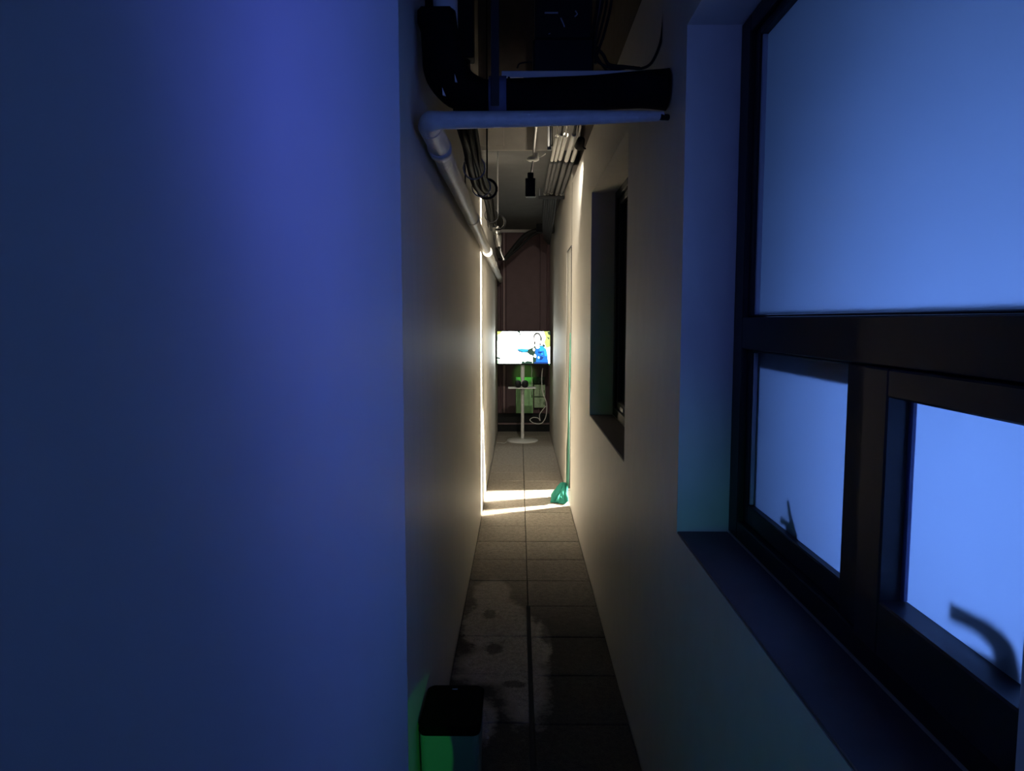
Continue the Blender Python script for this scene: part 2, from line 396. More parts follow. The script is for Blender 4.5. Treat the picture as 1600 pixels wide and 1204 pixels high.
def window(idx, ya, yb, glass, label, full=True):
    root = thing('window_%d' % idx, ((XR + .14), (ya + yb) / 2, ZS), label, 'window'); root['kind'] = 'structure'
    e = .002; A, B = ya + e, yb - e; z0, z1 = ZS + .009, ZH - e
    fr = ring(.590, .655, A, B, z0, z1, .075, .075, .05, .045).build('window_frame', M['frame'], root)
    ym = B - .738
    if not full:
        for k, (p0, p1) in enumerate(((A + .077, (A + B) / 2 - .02), ((A + B) / 2 + .02, B - .077))):
            q_ = ring(.606, .640, p0, p1, z0 + .052, z1 - .047, .04, .04, .04, .04).build('casement', M['frame2'], root)
            MB().box(.6215, .6265, p0 + .041, p1 - .041, z0 + .093, z1 - .088).build('glass_pane', glass, q_)
        MB().box(.592, .655, (A + B) / 2 - .019, (A + B) / 2 + .019, z0 + .052, z1 - .047, .003).build('mullion', M['frame'], root)
        lp_ = U(972, 656, X=.60)
        MB().box(.594, .6055, lp_.y - .06, lp_.y + .05, z0 + .060, z0 + .085, .003).build('latch', M['bead'], root)
        return root
    MB().box(.590, .655, A + .076, B - .076, 1.535, 1.618, .003).build('transom', M['frame'], root)
    MB().box(.592, .655, ym - .045, ym + .045, z0 + .051, 1.534, .003).build('mullion', M['frame'], root)
    # upper fixed light
    s = ring(.603, .640, A + .077, B - .077, 1.619, z1 - .046, .035, .035, .004, .02).build('fixed_sash', M['frame2'], root)
    MB().box(.6215, .6265, A + .113, B - .113, 1.624, z1 - .067).build('glass_pane', glass, s)
    MB().box(.608, .6210, B - .121, B - .1135, 1.624, z1 - .067, .002).build('glazing_bead', M['bead'] if full else M['frame2'], s)
    # lower far light
    s = ring(.606, .640, ym + .046, B - .077, z0 + .051, 1.534, .035, .004, .052, .006).build('casement', M['frame2'], root)
    g0, g1, h0, h1 = ym + .051, B - .113, z0 + .104, 1.527
    MB().box(.6215, .6265, g0, g1, h0, h1).build('glass_pane', glass, s)
    MB().box(.610, .6210, g1 - .007, g1 - .0005, h0 + .001, h1 - .001, .002).build('glazing_bead', M['bead'] if full else M['frame2'], s)
    if full:
        MB().box(.6275, .650, g0, g1, h1 - .040, h1 + .005, .002).build('inner_rail', M['frame2'], s)
        MB().box(.6275, .650, g1 - .022, g1, h0, h1 - .041, .002).build('inner_stile', M['frame2'], s)
    # lower near light, an opening casement standing proud
    s = ring(.578, .640, A + .077, ym - .046, z0 + .051, 1.534, .080, .080, .09, .045).build('casement', M['frame2'], root)
    g0, g1, h0, h1 = A + .158, ym - .127, z0 + .142, 1.488
    MB().box(.6215, .6265, g0, g1, h0, h1).build('glass_pane', glass, s)
    MB().box(.6120, .6210, g1 - .010, g1 - .0005, h0 + .001, h1 - .001, .002).build('glazing_bead', mat('blue_black_bead', (.03, .035, .12), .4, bump=.02), s)
    return root


win1 = window(1, W1[0], W1[1], M['frost'], 'large dark framed window with frosted panes glowing blue')
# cam handles on the room side, their shapes showing through the frosted panes
def handle(pts, hook, base, r, parent, X0):
    q = MB()
    D = Vector((X0 - .628, 0, 0))
    P = [U(*p, X=.628) + D for p in pts]
    q.tube(P, r, n=10, sub=4)
    q.tube([U(*p, X=.628) + D for p in hook], r[-1] * .6, n=8)
    b = U(*base, X=.628)
    q.box(X0 - .008, X0 + .012, b.y - .03, b.y + .03, b.z - .02, b.z + .012, .003)
    q.build('handle', M['blackp'], parent)
handle([(1492, 950), (1530, 968), (1557, 988), (1574, 1012), (1580, 1040), (1582, 1075)], [(1520, 1018), (1548, 1034), (1580, 1045)], (1575, 1060), [.0125, .0115, .016, .023, .025, .025], win1, .657)
handle([(1239, 782), (1241, 800), (1245, 818), (1250, 845)], [(1228, 812), (1236, 818), (1248, 826)], (1245, 836), [.005, .007, .010, .013], win1, .640)
win2 = window(2, W2[0], W2[1], M['dglass'], 'dark framed unlit window farther down the right wall', full=False)

# ------------------------------------------------------------------ television and stand
YT = 9.5
c0 = U(818, 543, Y=YT)
tv = thing('television', (c0.x, YT, c0.z), 'bright flat television on a white stand at the passage end', 'television')
L_, R_, B_, T_ = U(774.5, 543, Y=YT).x, U(861, 543, Y=YT).x, U(818, 570, Y=YT).z, U(818, 516, Y=YT).z
L_ = max(L_, XL + .012); R_ = min(R_, XR - .012)
ring_ = MB()
ring_.box(L_, R_, YT - .012, YT + .035, B_, T_, .006)
ring_.build('casing', M['blackp'], tv)
sx0, sx1, sz0, sz1 = L_ + .014, R_ - .014, B_ + .02, T_ - .012
def em(name, col, s):
    m = bpy.data.materials.new(name); m.use_nodes = True
    b = m.node_tree.nodes['Principled BSDF']; b.inputs['Base Color'].default_value = (0, 0, 0, 1)
    b.inputs['Emission Color'].default_value = (*col, 1); b.inputs['Emission Strength'].default_value = s
    return m
EM = [em('screen_white', (.93, 1.0, .95), 6), em('screen_skin', (1.0, .93, .88), 1.5), em('screen_hair', (.05, .06, .05), 1), em('screen_blue', (.02, .26, .95), 1.2),
      em('screen_cyan', (.05, .62, 1.0), 1.2), em('screen_yellow', (.75, .85, .25), 1.2), em('screen_dark_green', (.03, .09, .06), 1), em('screen_navy', (.01, .08, .42), 1), em('screen_mint', (.6, .95, .6), 1.4)]
sc = MB()
def S2(u, v):   # u, v in 0..1 across the picture (v from the top)
    return (sx0 + (sx1 - sx0) * u, sz1 - (sz1 - sz0) * v)
layer = [0]
def flat(poly, m):
    layer[0] += 1
    y = YT - .0123 - layer[0] * .00006
    n = len(poly)
    sc.add([(S2(*p)[0], y, S2(*p)[1]) for p in poly], [tuple(range(n))], m=m)
def oval(u, v, ru, rv, m, n=16, wob=0):
    flat([(u + ru * (1 + wob * math.sin(3 * t * 6.283 / n + u * 9)) * math.cos(t * 6.283 / n), v + rv * (1 + wob * math.cos(2 * t * 6.283 / n + v * 7)) * math.sin(t * 6.283 / n)) for t in range(n)], m)
flat([(0, 0), (1, 0), (1, 1), (0, 1)], 0)
flat([(0, 0), (.09, 0), (.05, .08), (0, .12)], 5); flat([(0, .10), (.02, .2), (.0, .3)], 8)
flat([(.37, 0), (.43, 0), (.44, .12), (.425, .12), (.41, .04)], 6)
flat([(.30, .25), (.345, .25), (.34, .27), (.305, .27)], 8)
flat([(.06, .36), (.10, .35), (.09, .38)], 8)
flat([(.10, .76), (.27, .75), (.28, .79), (.1, .79)], 8); flat([(0, .80), (.06, .81), (.05, .86), (0, .85)], 6); flat([(.0, .88), (.03, .9), (.03, 1), (0, 1)], 8)
flat([(.27, .85), (.31, .90), (.34, .87), (.30, .93)], 6)
flat([(.29, .70), (.40, .69), (.40, .71), (.29, .72)], 8)
flat([(.88, 0), (1, 0), (1, .48), (.93, .52), (.89, .34), (.92, .2)], 5)
flat([(.95, .02), (1, 0), (1, .12), (.97, .10)], 6); flat([(.94, .17), (.985, .2), (.98, .26)], 6)
flat([(.46, .95), (.49, .92), (.52, .96), (.56, .92), (.66, .93), (.67, 1), (.46, 1)], 6)
oval(.755, .20, .075, .17, 2, 20); oval(.757, .235, .062, .155, 1, 20)
flat([(.69, .30), (.72, .33), (.73, .44), (.70, .40)], 2); flat([(.825, .12), (.85, .22), (.84, .34), (.815, .26)], 2)
oval(.815, .40, .02, .03, 2)
# outstretched arm and coat
flat([(.36, .55), (.45, .54), (.60, .55), (.68, .50), (.72, .42), (.74, .56), (.72, .78), (.62, .73), (.57, .66), (.49, .66), (.42, .62)], 6)
flat([(.36, .555), (.45, .545), (.585, .555), (.58, .62), (.50, .65)], 4); flat([(.37, .57), (.44, .62), (.52, .655), (.47, .66), (.40, .62)], 7)
flat([(.78, .44), (.86, .44), (.93, .56), (.95, .72), (.97, 1), (.70, 1), (.69, .8), (.72, .62), (.74, .5)], 3)
flat([(.80, .46), (.86, .46), (.93, .58), (.95, .78), (.90, .76), (.88, .6), (.80, .62)], 4)
flat([(.86, .38), (.90, .42), (.91, .50), (.86, .46)], 6)
flat([(.67, .72), (.72, .66), (.74, .84), (.73, 1), (.67, 1)], 6)
oval(.765, .48, .035, .05, 0, 12, .2); oval(.695, .56, .02, .045, 0, 10, .2); oval(.715, .76, .024, .06, 0, 10, .2); oval(.79, .82, .026, .05, 4, 10, .2); oval(.785, .81, .014, .03, 0, 10)
flat([(.78, .62), (.86, .64), (.82, .69), (.77, .67)], 7); flat([(.82, .76), (.88, .8), (.85, .88), (.80, .9)], 7); oval(.85, .70, .02, .03, 4)
flat([(.70, .95), (.97, .96), (.97, 1), (.70, 1)], 7)
flat([(.955, .56), (1, .55), (1, .80), (.975, .84)], 0); flat([(.96, .62), (.985, .60), (.98, .68)], 6)
sc.build('screen', EM, tv)
MB().box(sx1 - .012, sx1 - .006, YT - .0135, YT - .0122, B_ + .004, B_ + .010).build('power_light', M['led'], tv)
MB().box(c0.x - .10, c0.x + .10, YT + .0355, YT + .060, c0.z - .10, c0.z + .10, .005).build('mount_plate', M['blackp'], tv)

st = thing('television_stand', (.036, YT, 0), 'white floor stand with round base, shelf and single pole', 'stand')
xs = U(816.5, 640, Y=YT).x; YP = YT + .092
MB().lathe((xs, YP - .03, .0), [(.205, 0), (.208, .006), (.208, .016), (.200, .022), (.06, .026), (.05, .030)], 40).build('base', M['white'], st)
MB().tube([(xs, YP, .030), (xs, YP, c0.z - .06)], .0215, n=20).build('pole', M['white'], st)
MB().tube([(xs, YP, c0.z - .42), (xs, YP, c0.z - .07)], .0265, n=20).build('pole_sleeve', M['white'], st)
zs = U(820, 605, Y=YT).z
sl = MB().box(U(794, 605, Y=YT).x, U(837, 605, Y=YT).x, YT - .14, YP - .028, zs - .006, zs + .006, .003)
sl.build('shelf', M['white'], st)
MB().tube([(xs, YP, zs - .045), (xs, YP, zs + .015)], .0300, n=16).build('shelf_collar', M['white'], st)

hx = U(815, 598, Y=YT - .06).x
hp = thing('headset', (hx, YT - .08, zs + .006), 'black twin-lobed headset resting on the stand shelf', 'headset')
for sgn in (-1, 1):
    q = MB(); cx = hx + sgn * .046
    q.lathe((cx, YT - .085, zs + .007), [(.020, 0), (.038, .012), (.044, .040), (.041, .068), (.028, .088), (.008, .095)], 20)
    q.build('ear_cup', M['blackp'], hp)
MB().tube([(hx - .035, YT - .06, zs + .02), (hx - .02, YT - .04, zs + .035), (hx + .02, YT - .04, zs + .035), (hx + .035, YT - .06, zs + .02)], .007, n=8, sub=3).build('band', M['blackp'], hp)

tag(MB().tube([U(848, 575, Y=9.72), U(846.5, 590, Y=9.72), U(848, 612, Y=9.72), U(854, 630, Y=9.72), U(853, 650, Y=9.72), U(846, 661, Y=9.72), U(835, 661, Y=9.72), U(828, 656, Y=9.72),
               U(833, 652, Y=9.75), U(841, 653, Y=9.75), U(844, 657, Y=9.75), U(843, 648, Y=9.78), U(848, 640, Y=9.78), U(853, 634, Y=9.78)], .0055, n=8, sub=5).build('power_cable', M['conduit']),
    'white cable hanging in loops under the television at right', 'cable')
tag(MB().tube([U(830, 571, Y=9.66), U(831, 578, Y=9.66), U(830.5, 586, Y=9.66), U(831, 600, Y=9.70), U(830, 618, Y=9.74)], .0035, n=6, sub=3).build('signal_cable', M['conduit']),
    'thin white cable dropping straight from the television underside', 'cable')
zc = .0045
tag(MB().tube([(XL + .02, 9.42, zc), (-.20, 9.38, zc), (-.17, 9.44, zc), (xs - .214, 9.52, zc)], .004, n=6, sub=4).build('floor_cable', M['conduit']),
    'short white cable on the floor left of the stand base', 'cable')

# ------------------------------------------------------------------ cabinets on the end wall
def cabinet(x0, x1, y0, y1, depth, m, name, label, vents=False, Yb=YE - .0185):
    a, b = U(x0, y1, Y=Yb - depth), U(x1, y0, Y=Yb - depth)
    root = thing(name, ((a.x + b.x) / 2, Yb, a.z), label, 'cabinet')
    MB().box(a.x, b.x, Yb - depth + .014, Yb, a.z, b.z, .004).build('body', m, root)
    d = MB().box(a.x + .004, b.x - .004, Yb - depth, Yb - depth + .0135, a.z + .004, b.z - .004, .003).build('door', m, root)
    MB().box(b.x - .022, b.x - .012, Yb - depth - .008, Yb - depth - .0005, (a.z + b.z) / 2 - .03, (a.z + b.z) / 2 + .01, .002).build('latch', M['blackp'], d)
    return root
cabinet(806, 833, 590, 645.5, .13, M['cab'], 'electrical_cabinet', 'tall metal cabinet behind the stand pole, green light put into its colour')
cabinet(834.5, 852, 601, 619.5, .12, M['cab2'], 'meter_box', 'mottled box tinted by green light beside the tall cabinet, upper bright one')
cabinet(834.5, 852, 620.5, 637, .11, M['cab2'], 'meter_box', 'box tinted by green light directly under the mottled box')
cabinet(834, 851, 589, 600, .06, mat('dark_green_metal', (.05, .09, .055), .6, bump=.05), 'junction_box', 'dark green box above the mottled box')
# vertical pipes on the end wall
for px, r, m_, lab in ((783.0, .012, M['maroon'], 'thin maroon pipe on the end wall, nearest the left wall'), (787.5, .016, mat('brown_grey_pipe', (.34, .24, .24), .5, bump=.03), 'paler brown pipe on the end wall, second from the left'),
                       (855.5, .014, M['maroon'], 'maroon pipe up the right side of the end wall')):
    x = U(px, 520, Y=YE - .045).x
    tag(MB().tube([(x, YE - .045, .27), (x, YE - .045, 2.85)], r, n=12).build('riser_pipe', m_), lab, 'pipe')

# ------------------------------------------------------------------ door gap: curtain and green cloth
# cream canvas filling the opening on the right; its lower near corner is pulled back
cp = []
top, zb = 2.238, .01
edge = [(6.35, top), (6.33, 1.55), (6.36, 1.1), (6.55, .72), (6.76, .40), (6.82, zb)]
n = 10
cu = MB(); V = []
for (ye, z) in edge:
    for i in range(n + 1):
        y = ye + (6.8492 - ye) * i / n
        V.append((.4505 + .002 * math.sin(i * 1.9 + z), y, z))
nv = len(V)
V2 = [(x + .006, y, z) for x, y, z in V]
Fc = []
for r in range(len(edge) - 1):
    for i in range(n):
        a = r * (n + 1) + i
        Fc.append((a, a + 1, a + n + 2, a + n + 1)); Fc.append((a + nv, a + n + 1 + nv, a + n + 2 + nv, a + 1 + nv))
bd = [i for i in range(n + 1)] + [r * (n + 1) + n for r in range(1, len(edge))] + [(len(edge) - 1) * (n + 1) + i for i in range(n - 1, -1, -1)] + [r * (n + 1) for r in range(len(edge) - 2, 0, -1)]
for i in range(len(bd)):
    a, b = bd[i], bd[(i + 1) % len(bd)]; Fc.append((a, b, b + nv, a + nv))
cu.add(V + V2, Fc, True)
cuo = cu.build('canvas_curtain', M['curtain'])
hm = MB(); P_ = [Vector((.456, y - .006, z)) for y, z in edge]
hm.tube(P_, .007, n=8); hm.build('dark_gap_line', M['cable'], cuo)  # added black edging, draws the dark line of the gap
tag(cuo, 'cream canvas hung across the doorway in the right wall', 'curtain')

_m = M['curtain']; _n = _m.node_tree; _t = _n.nodes.new('ShaderNodeBsdfTranslucent'); _t.inputs[0].default_value = (.62, .55, .42, 1)
_x = _n.nodes.new('ShaderNodeMixShader'); _x.inputs[0].default_value = .006
_n.links.new(_n.nodes['Principled BSDF'].outputs[0], _x.inputs[1]); _n.links.new(_t.outputs[0], _x.inputs[2]); _n.links.new(_x.outputs[0], _n.nodes['Material Output'].inputs[0])
gc = thing('green_cloth', (.44, 6.4, 0), 'teal green cloth strip hanging in the gap beside the canvas curtain', 'cloth')
q = MB(); rows = 14; VV = []
for r in range(rows + 1):
    t = r / rows; z = 1.50 * (1 - t) + .13 * t
    wdt = .012 + .24 * t ** .9; yc = 6.29 + .03 * t
    for i in range(7):
        s_ = i / 6
        VV.append((.4415 - .005 * t + .0015 * math.sin(i * 2.2 + r * .7), yc - .04 * t + wdt * s_, z))
nv = len(VV); V2 = [(x + .004, y, z) for x, y, z in VV]; ff = []
for r in range(rows):
    for i in range(6):
        a = r * 7 + i; ff += [(a, a + 1, a + 8, a + 7), (a + nv, a + 7 + nv, a + 8 + nv, a + 1 + nv)]
bd = list(range(7)) + [r * 7 + 6 for r in range(1, rows + 1)] + [rows * 7 + i for i in range(5, -1, -1)] + [r * 7 for r in range(rows - 1, 0, -1)]
for i in range(len(bd)): a, b = bd[i], bd[(i + 1) % len(bd)]; ff.append((a, b, b + nv, a + nv))
q.add(VV + V2, ff, True); q.build('strip', mat('dull_green_cloth', (.05, .15, .11), .9, spec=.05, bump=.3, scale=120), gc)
# bunched foot of the cloth: a crumpled fan spreading on the floor
q = MB(); VV = [(.425, 6.36, .16)]; seg = 22
for ringi, (rr, zz) in enumerate(((.25, .14), (.5, .10), (.8, .055), (1.0, .012))):
    for i in range(seg):
        t = 2 * math.pi * i / seg
        w_ = 1 + .22 * math.sin(t * 5 + ringi * .6) + .12 * math.sin(t * 9)
        x = .405 - .005 * ringi + rr * w_ * .075 * math.cos(t); y = 6.38 + rr * w_ * .15 * math.sin(t)
        VV.append((min(x - .03 * rr * (math.cos(t) < 0), .4405), y, max(.006, zz + .022 * math.sin(t * 7 + ringi))))
ff = [(0, 1 + i, 1 + (i + 1) % seg) for i in range(seg)]
for r in range(3):
    for i in range(seg):
        a, b = 1 + r * seg + i, 1 + r * seg + (i + 1) % seg; ff.append((a, a + seg, b + seg, b))
ff.append(tuple(1 + 3 * seg + i for i in range(seg)))
q.add(VV, ff, False); q.build('bunched_hem', M['green_cloth'], gc)

# flood lamp in the side room
fl_ = thing('flood_lamp', (1.93, 6.84, 0), 'floodlight in the side room shining through the door gap', 'lamp')
MB().box(1.94, 2.04, 6.70, 6.92, 1.04, 1.27, .01).build('housing', M['blackp'], fl_)
MB().tube([(1.99, 6.81, 0.001), (1.99, 6.81, 1.039)], .012, n=8).build('stem', M['blackp'], fl_)
bl_ = thing('room_lamp', (1.64, .70, 1.4), 'blue lamp in the room behind the frosted window', 'lamp')
MB().box(1.46, 1.56, .79, 1.17, 1.15, 1.49, .01).build('housing', M['blackp'], bl_)
MB().tube([(1.51, .98, 0.001), (1.51, .98, 1.149)], .015, n=8).build('pole', M['blackp'], bl_)

# ------------------------------------------------------------------ pipes and ducts overhead, near
# white wrapped pipe crossing the passage, turning along the left wall
ZP = 2.175
px_ = -.262
wp = thing('wrapped_pipe', (px_, 2.2, ZP), 'white tape-wrapped pipe crossing overhead and running along the left wall', 'pipe')
cr = [U(1036, 181, Y=2.16), U(900, 184, Y=2.13), U(760, 187, Y=2.10), U(690, 188, Y=2.10), (px_ + .012, 2.115, ZP - .002), (px_, 2.17, ZP)]
MB().tube(cr, [.014, .021, .0235, .0250, .030, .034], n=16, sub=4).build('cross_pipe', M['tape'], wp)
lp = []
for i in range(30):
    t = i / 29; lp.append((px_ + .002 * math.sin(i * 2.3), 2.175 + (10.30 - 2.175) * t, ZP + .003 * math.sin(i * 1.7)))
MB().tube(lp, .035, n=18).build('run_pipe', M['tape'], wp)
for y in (2.45, 4.10, 6.05, 7.4):
    MB().tube([(px_, y - .035, ZP), (px_, y - .03, ZP), (px_, y + .03, ZP), (px_, y + .035, ZP)], [.036, .040, .040, .036], n=18).build('collar', M['tape'], wp)

# black insulated duct crossing, with its elbow rising at the left
bd_ = thing('insulated_duct', (.1, 2.2, 2.27), 'thick black foam-insulated duct crossing overhead just above the white pipe', 'duct')
YD = 2.235
pts = [U(1045, 140, Y=YD), U(1000, 140, Y=YD), U(930, 145, Y=YD), U(860, 148, Y=YD), U(790, 151, Y=YD)]
pts[0].x = min(pts[0].x, XR - .004)
MB().tube(pts, [.060, .053, .050, .050, .051], n=18, sub=5).build('duct', M['black'], bd_)
e = [U(788, 152, Y=YD), U(752, 150, Y=YD), U(718, 138, Y=YD), U(697, 112, Y=YD), U(690, 80, Y=YD), U(686, 40, Y=YD), U(684, 22, Y=YD)]
MB().tube(e, [.048, .049, .062, .066, .058, .055, .054], n=18, sub=5).build('elbow', M['black'], bd_)
a, b = U(655, 50, Y=YD), U(711, 18, Y=YD)
MB().box(a.x, b.x, YD - .05, YD + .05, a.z, b.z, .012).build('elbow_cap', M['black'], bd_)
MB().tube([U(671, 19, Y=YD), U(670, -5, Y=YD), U(672, -60, Y=YD)], .012, n=10).build('riser', M['black'], bd_)
# a white flake on the elbow
for (p, s_) in (((693, 143), .004), ((712, 122), .003)):
    c = U(*p, Y=YD - .071)
    MB().prism([(c.x - s_, c.z + .012), (c.x + s_ * 1.6, c.z - .012), (c.x - s_ * .6, c.z - .010)], 1, YD - .072, YD - .066).build('tape_scrap', M['conduit'], bd_)

# pale blue-white pipe behind the elbow
a, b = U(684, 20, Y=2.36), U(712, 20, Y=2.36)
xm = (a.x + b.x) / 2
tag(MB().tube([(xm - .01, 2.42, 2.34), (xm - .01, 2.42, 3.99)], .040, n=18).build('white_riser', M['white']), 'pale vertical pipe behind the black elbow, top left', 'pipe')
a, b = U(716, 100, Y=2.75), U(741, 100, Y=2.75)
tag(MB().box(a.x, b.x, 2.72, 2.79, 2.56, 3.99, .004).build('cable_riser', M['blackp']), 'flat black riser beside the black elbow near the ceiling', 'duct')

# clear strap round the duct
sp_ = thing('duct_strap', (-.04, YD, 2.27), 'cloudy plastic strap round the black duct, hanging from above', 'strap')
xa, xb = U(763, 150, Y=YD - .06).x, U(791, 150, Y=YD - .06).x
zc_ = U(778, 151, Y=YD).z
q = MB(); n = 24; rr0, rr1 = .0535, .058
vs_ = [(x, YD + r * math.cos(2 * math.pi * k / n), zc_ + r * math.sin(2 * math.pi * k / n)) for x in (xa, xb) for r in (rr0, rr1) for k in range(n)]
ff = []
for k in range(n):
    k2 = (k + 1) % n
    ff += [(k, k2, n + k2, n + k), (2 * n + k, 3 * n + k, 3 * n + k2, 2 * n + k2), (k, 2 * n + k, 2 * n + k2, k2), (n + k, n + k2, 3 * n + k2, 3 * n + k)]
q.add(vs_, ff, True); q.build('band', M['clear'], sp_)
xa, xb = U(767, 60, Y=YD - .06).x, U(780, 60, Y=YD - .06).x
MB().box(xa, xb, YD - .066, YD - .062, zc_ - .045, 3.0, .001).build('tail', mat('dull_strap', (.010, .010, .014), .5, bump=.1), sp_)

# tray and black unit
ZTRAY = U(900, 118, Y=2.33).z
a, b = U(784, 118, Y=2.33), U(1000, 118, Y=2.33)
tr = thing('support_tray', (.1, 2.4, ZTRAY), 'pale grey metal tray lying above the black duct', 'tray')
MB().box(a.x, b.x, 2.31, 2.46, ZTRAY - .014, ZTRAY + .002, .002).build('plate', M['conduit'], tr)
MB().box(a.x, b.x, 2.302, 2.309, ZTRAY - .014, ZTRAY + .006, .002).build('lip', M['conduit'], tr)
for px in (795, 872, 897):
    c = U(px, 122, Y=2.30)
    MB().tube([(c.x, 2.3015, c.z), (c.x, 2.296, c.z)], .004, n=8).build('screw', M['blackp'], tr)
x0_, x1_ = U(834, 60, Y=2.36).x, U(925, 60, Y=2.36).x
zb_ = ZTRAY + .003; zt_ = U(880, -60, Y=2.36).z
bu = thing('black_control_unit', ((x0_ + x1_) / 2, 2.38, zb_), 'black boxy unit standing on the grey tray overhead', 'box')
zm = U(880, 66, Y=2.36).z
MB().box(x0_ - .003, x1_ + .003, 2.325, 2.455, zb_, zm, .006).build('lower_body', M['blackp'], bu)
MB().box(x0_ + .003, x1_ - .003, 2.332, 2.45, zm + .0005, zt_, .006).build('upper_body', M['blackp'], bu)
def mark(pp, th, nm):
    P = [U(*p, Y=2.327) for p in pp]
    MB().tube(P, th, n=6, sub=2 if len(P) > 2 else 0).build(nm, M['bead'], bu)
mark([(851, 20), (872, 20)], .0024, 'label_strip'); mark([(876, 28), (879, 34), (882, 42)], .0022, 'tie_end'); mark([(899, 17), (902, 22), (898, 26)], .002, 'clip'); mark([(857, 53), (860, 52)], .0014, 'clip')
a, b = U(803, 111, Y=2.34), U(833, 111, Y=2.34)
ad = thing('small_adapter', (a.x, 2.36, ZTRAY + .003), 'small flat pale adapter with a cable loop left of the black unit', 'adapter')
MB().box(a.x, b.x - .010, 2.322, 2.36, ZTRAY + .003, ZTRAY + .010, .002).build('body', mat('pale_blue_plastic', (.5, .56, .7), .4, bump=.01), ad)
MB().tube([U(808, 107, Y=2.345), U(811, 100, Y=2.345), U(820, 97.5, Y=2.345), U(832, 97, Y=2.345)], .0026, n=8, sub=4).build('lead', M['cable'], ad)
# cables right of the unit
for i, (pts, r, lab) in enumerate((
    ([(946, -40), (940, 10), (931, 55), (929, 85), (937, 98), (955, 106), (985, 106), (1002, 107), (1018, 98), (1031, 70), (1036, 40), (1038, 0), (1038, -50)], .0045, 'black cable swinging in the widest loop right of the black unit'),
    ([(960, -40), (954, 10), (944, 52), (938, 70), (932, 88), (930, 100)], .0045, 'black cable farthest right of those rising beside the unit'),
    ([(938, -40), (933, 10), (926.5, 50), (929, 70), (942, 85), (952, 101), (975, 104), (1000, 107)], .0055, 'black cable hugging the unit then bending onto the tray'),
    ([(950, -40), (947, 10), (935, 60), (930, 80), (946, 108), (960, 109), (990, 104.5)], .004, 'thin black cable between the two thicker ones beside the unit'))):
    P = [U(*p, Y=2.35 + .018 * i) for p in pts]
    tag(MB().tube(P, r, n=8, sub=5).build('loose_cable', M['cable']), lab, 'cable')
P = [U(*p, Y=2.44) for p in [(945, -40), (937, 15), (930, 60), (924, 100)]]
tag(MB().tube(P, .004, n=8, sub=4).build('pale_cable', M['grey_cable']), 'pale grey cable behind the black ones beside the unit', 'cable')
c = U(1028, 184, Y=2.16)
tag(MB().tube([(c.x + .004, 2.15, c.z), (c.x + .030, 2.16, c.z + .001)], .009, n=10).build('pipe_hanger_bolt', M['blackp']), 'small black bolt at the right end of the white cross pipe', 'bolt')

# ------------------------------------------------------------------ cable bundle along the left wall
XB = -.205
def along(pxs, X): return [U(x, y, X=X) for x, y in pxs]
cb = thing('cable_bundle', (XB, 3, 2.43), 'black cable bundle sagging between hooks along the upper left wall', 'cables')
base = [Vector((XB, 2.62, 2.49)), U(728, 190, X=XB), U(735, 225, X=XB), U(741, 255, X=XB), U(750, 285, X=XB), U(758, 297, X=XB), U(763, 306, X=XB), U(767, 330, X=XB), U(770, 352, X=XB)]
random.seed(9)
for i in range(7):
    ox, oz = .026 * math.cos(i * 1.05) * (i > 0), .030 * math.sin(i * 1.05) * (i > 0)
    P = []
    for k, p in enumerate(base):
        wv = .008
        P.append(p + Vector((ox + random.uniform(-wv, wv), random.uniform(-.03, .03), oz + random.uniform(-wv, wv))))
    MB().tube(P, [.017, .017, .017, .017, .016, .016, .014, .014, .014] if i < 5 else .008, n=8, sub=4).build('cable', M['cable'], cb)
for (x, y) in ((741, 262), (752, 292), (768, 336)):
    p = U(x, y, X=XB); q = MB(); nn = 14
    ringp = [p + Vector((.050 * math.cos(t * 6.283 / nn), 0, .052 * math.sin(t * 6.283 / nn))) for t in range(nn + 1)]
    q.tube(ringp, .0035, n=6); q.build('cable_tie', M['bead'], cb)
# fan of grey cables after the second hook
for i in range(6):
    P = [U(770 + 1.6 * i, 354, X=XB + .02), U(771.5 + 2.2 * i, 364, X=XB + .02), U(773 + 1.9 * i, 376, X=XB + .03), U(776 + 1.0 * i, 388, X=XB + .04)]
    yb = [q_.y for q_ in P]
    MB().tube([Vector((p_.x, min(p_.y, 8.6), p_.z)) for p_ in P], .0065, n=8, sub=4).build('grey_cable', M['grey_cable'], cb)
for i in range(5):
    P = [U(776 + 1.0 * i, 387, X=XB + .04), U(777.5 + 1.4 * i, 396, X=XB + .05), U(781 + 1.6 * i, 405, X=XB + .07)]
    MB().tube([Vector((p_.x, min(p_.y, 9.2), p_.z)) for p_ in P], .012, n=8, sub=4).build('black_cable', M['cable'], cb)
# threaded rods and hooks
def rod(x, y0, y1, X, lab, r=.0045, ztop=None, hook=True, mt=None):
    p = U(x, y1, X=X)
    root = thing('hanger_rod', (p.x, p.y, p.z), lab, 'rod')
    zt2 = ztop if ztop else (2.899 if p.y > 5.8 else 3.99)
    MB().tube([p, (p.x, p.y, zt2)], r, n=8).build('rod', mt or M['metal'], root)
    if hook:
        nn = 16; R0 = .055
        q = MB(); q.tube([Vector((p.x + R0 * math.sin(t * 5.6 / nn), p.y, p.z - R0 + R0 * math.cos(t * 5.6 / nn))) for t in range(nn + 1)], .008, n=8)
        q.build('hook', M['blackp'], root)
    return root
rod(761, 196, 280, -.185, 'black threaded rod with hook, first along the left cable bundle', mt=M['blackp'])
rod(778, 290, 336, -.165, 'thin rod with hook farther back along the cable bundle', r=.005, mt=M['metal'])
rod(727, 196, 305, -.285, 'thin dark rod behind the near part of the cable bundle', r=.0035, hook=False, mt=M['blackp'])

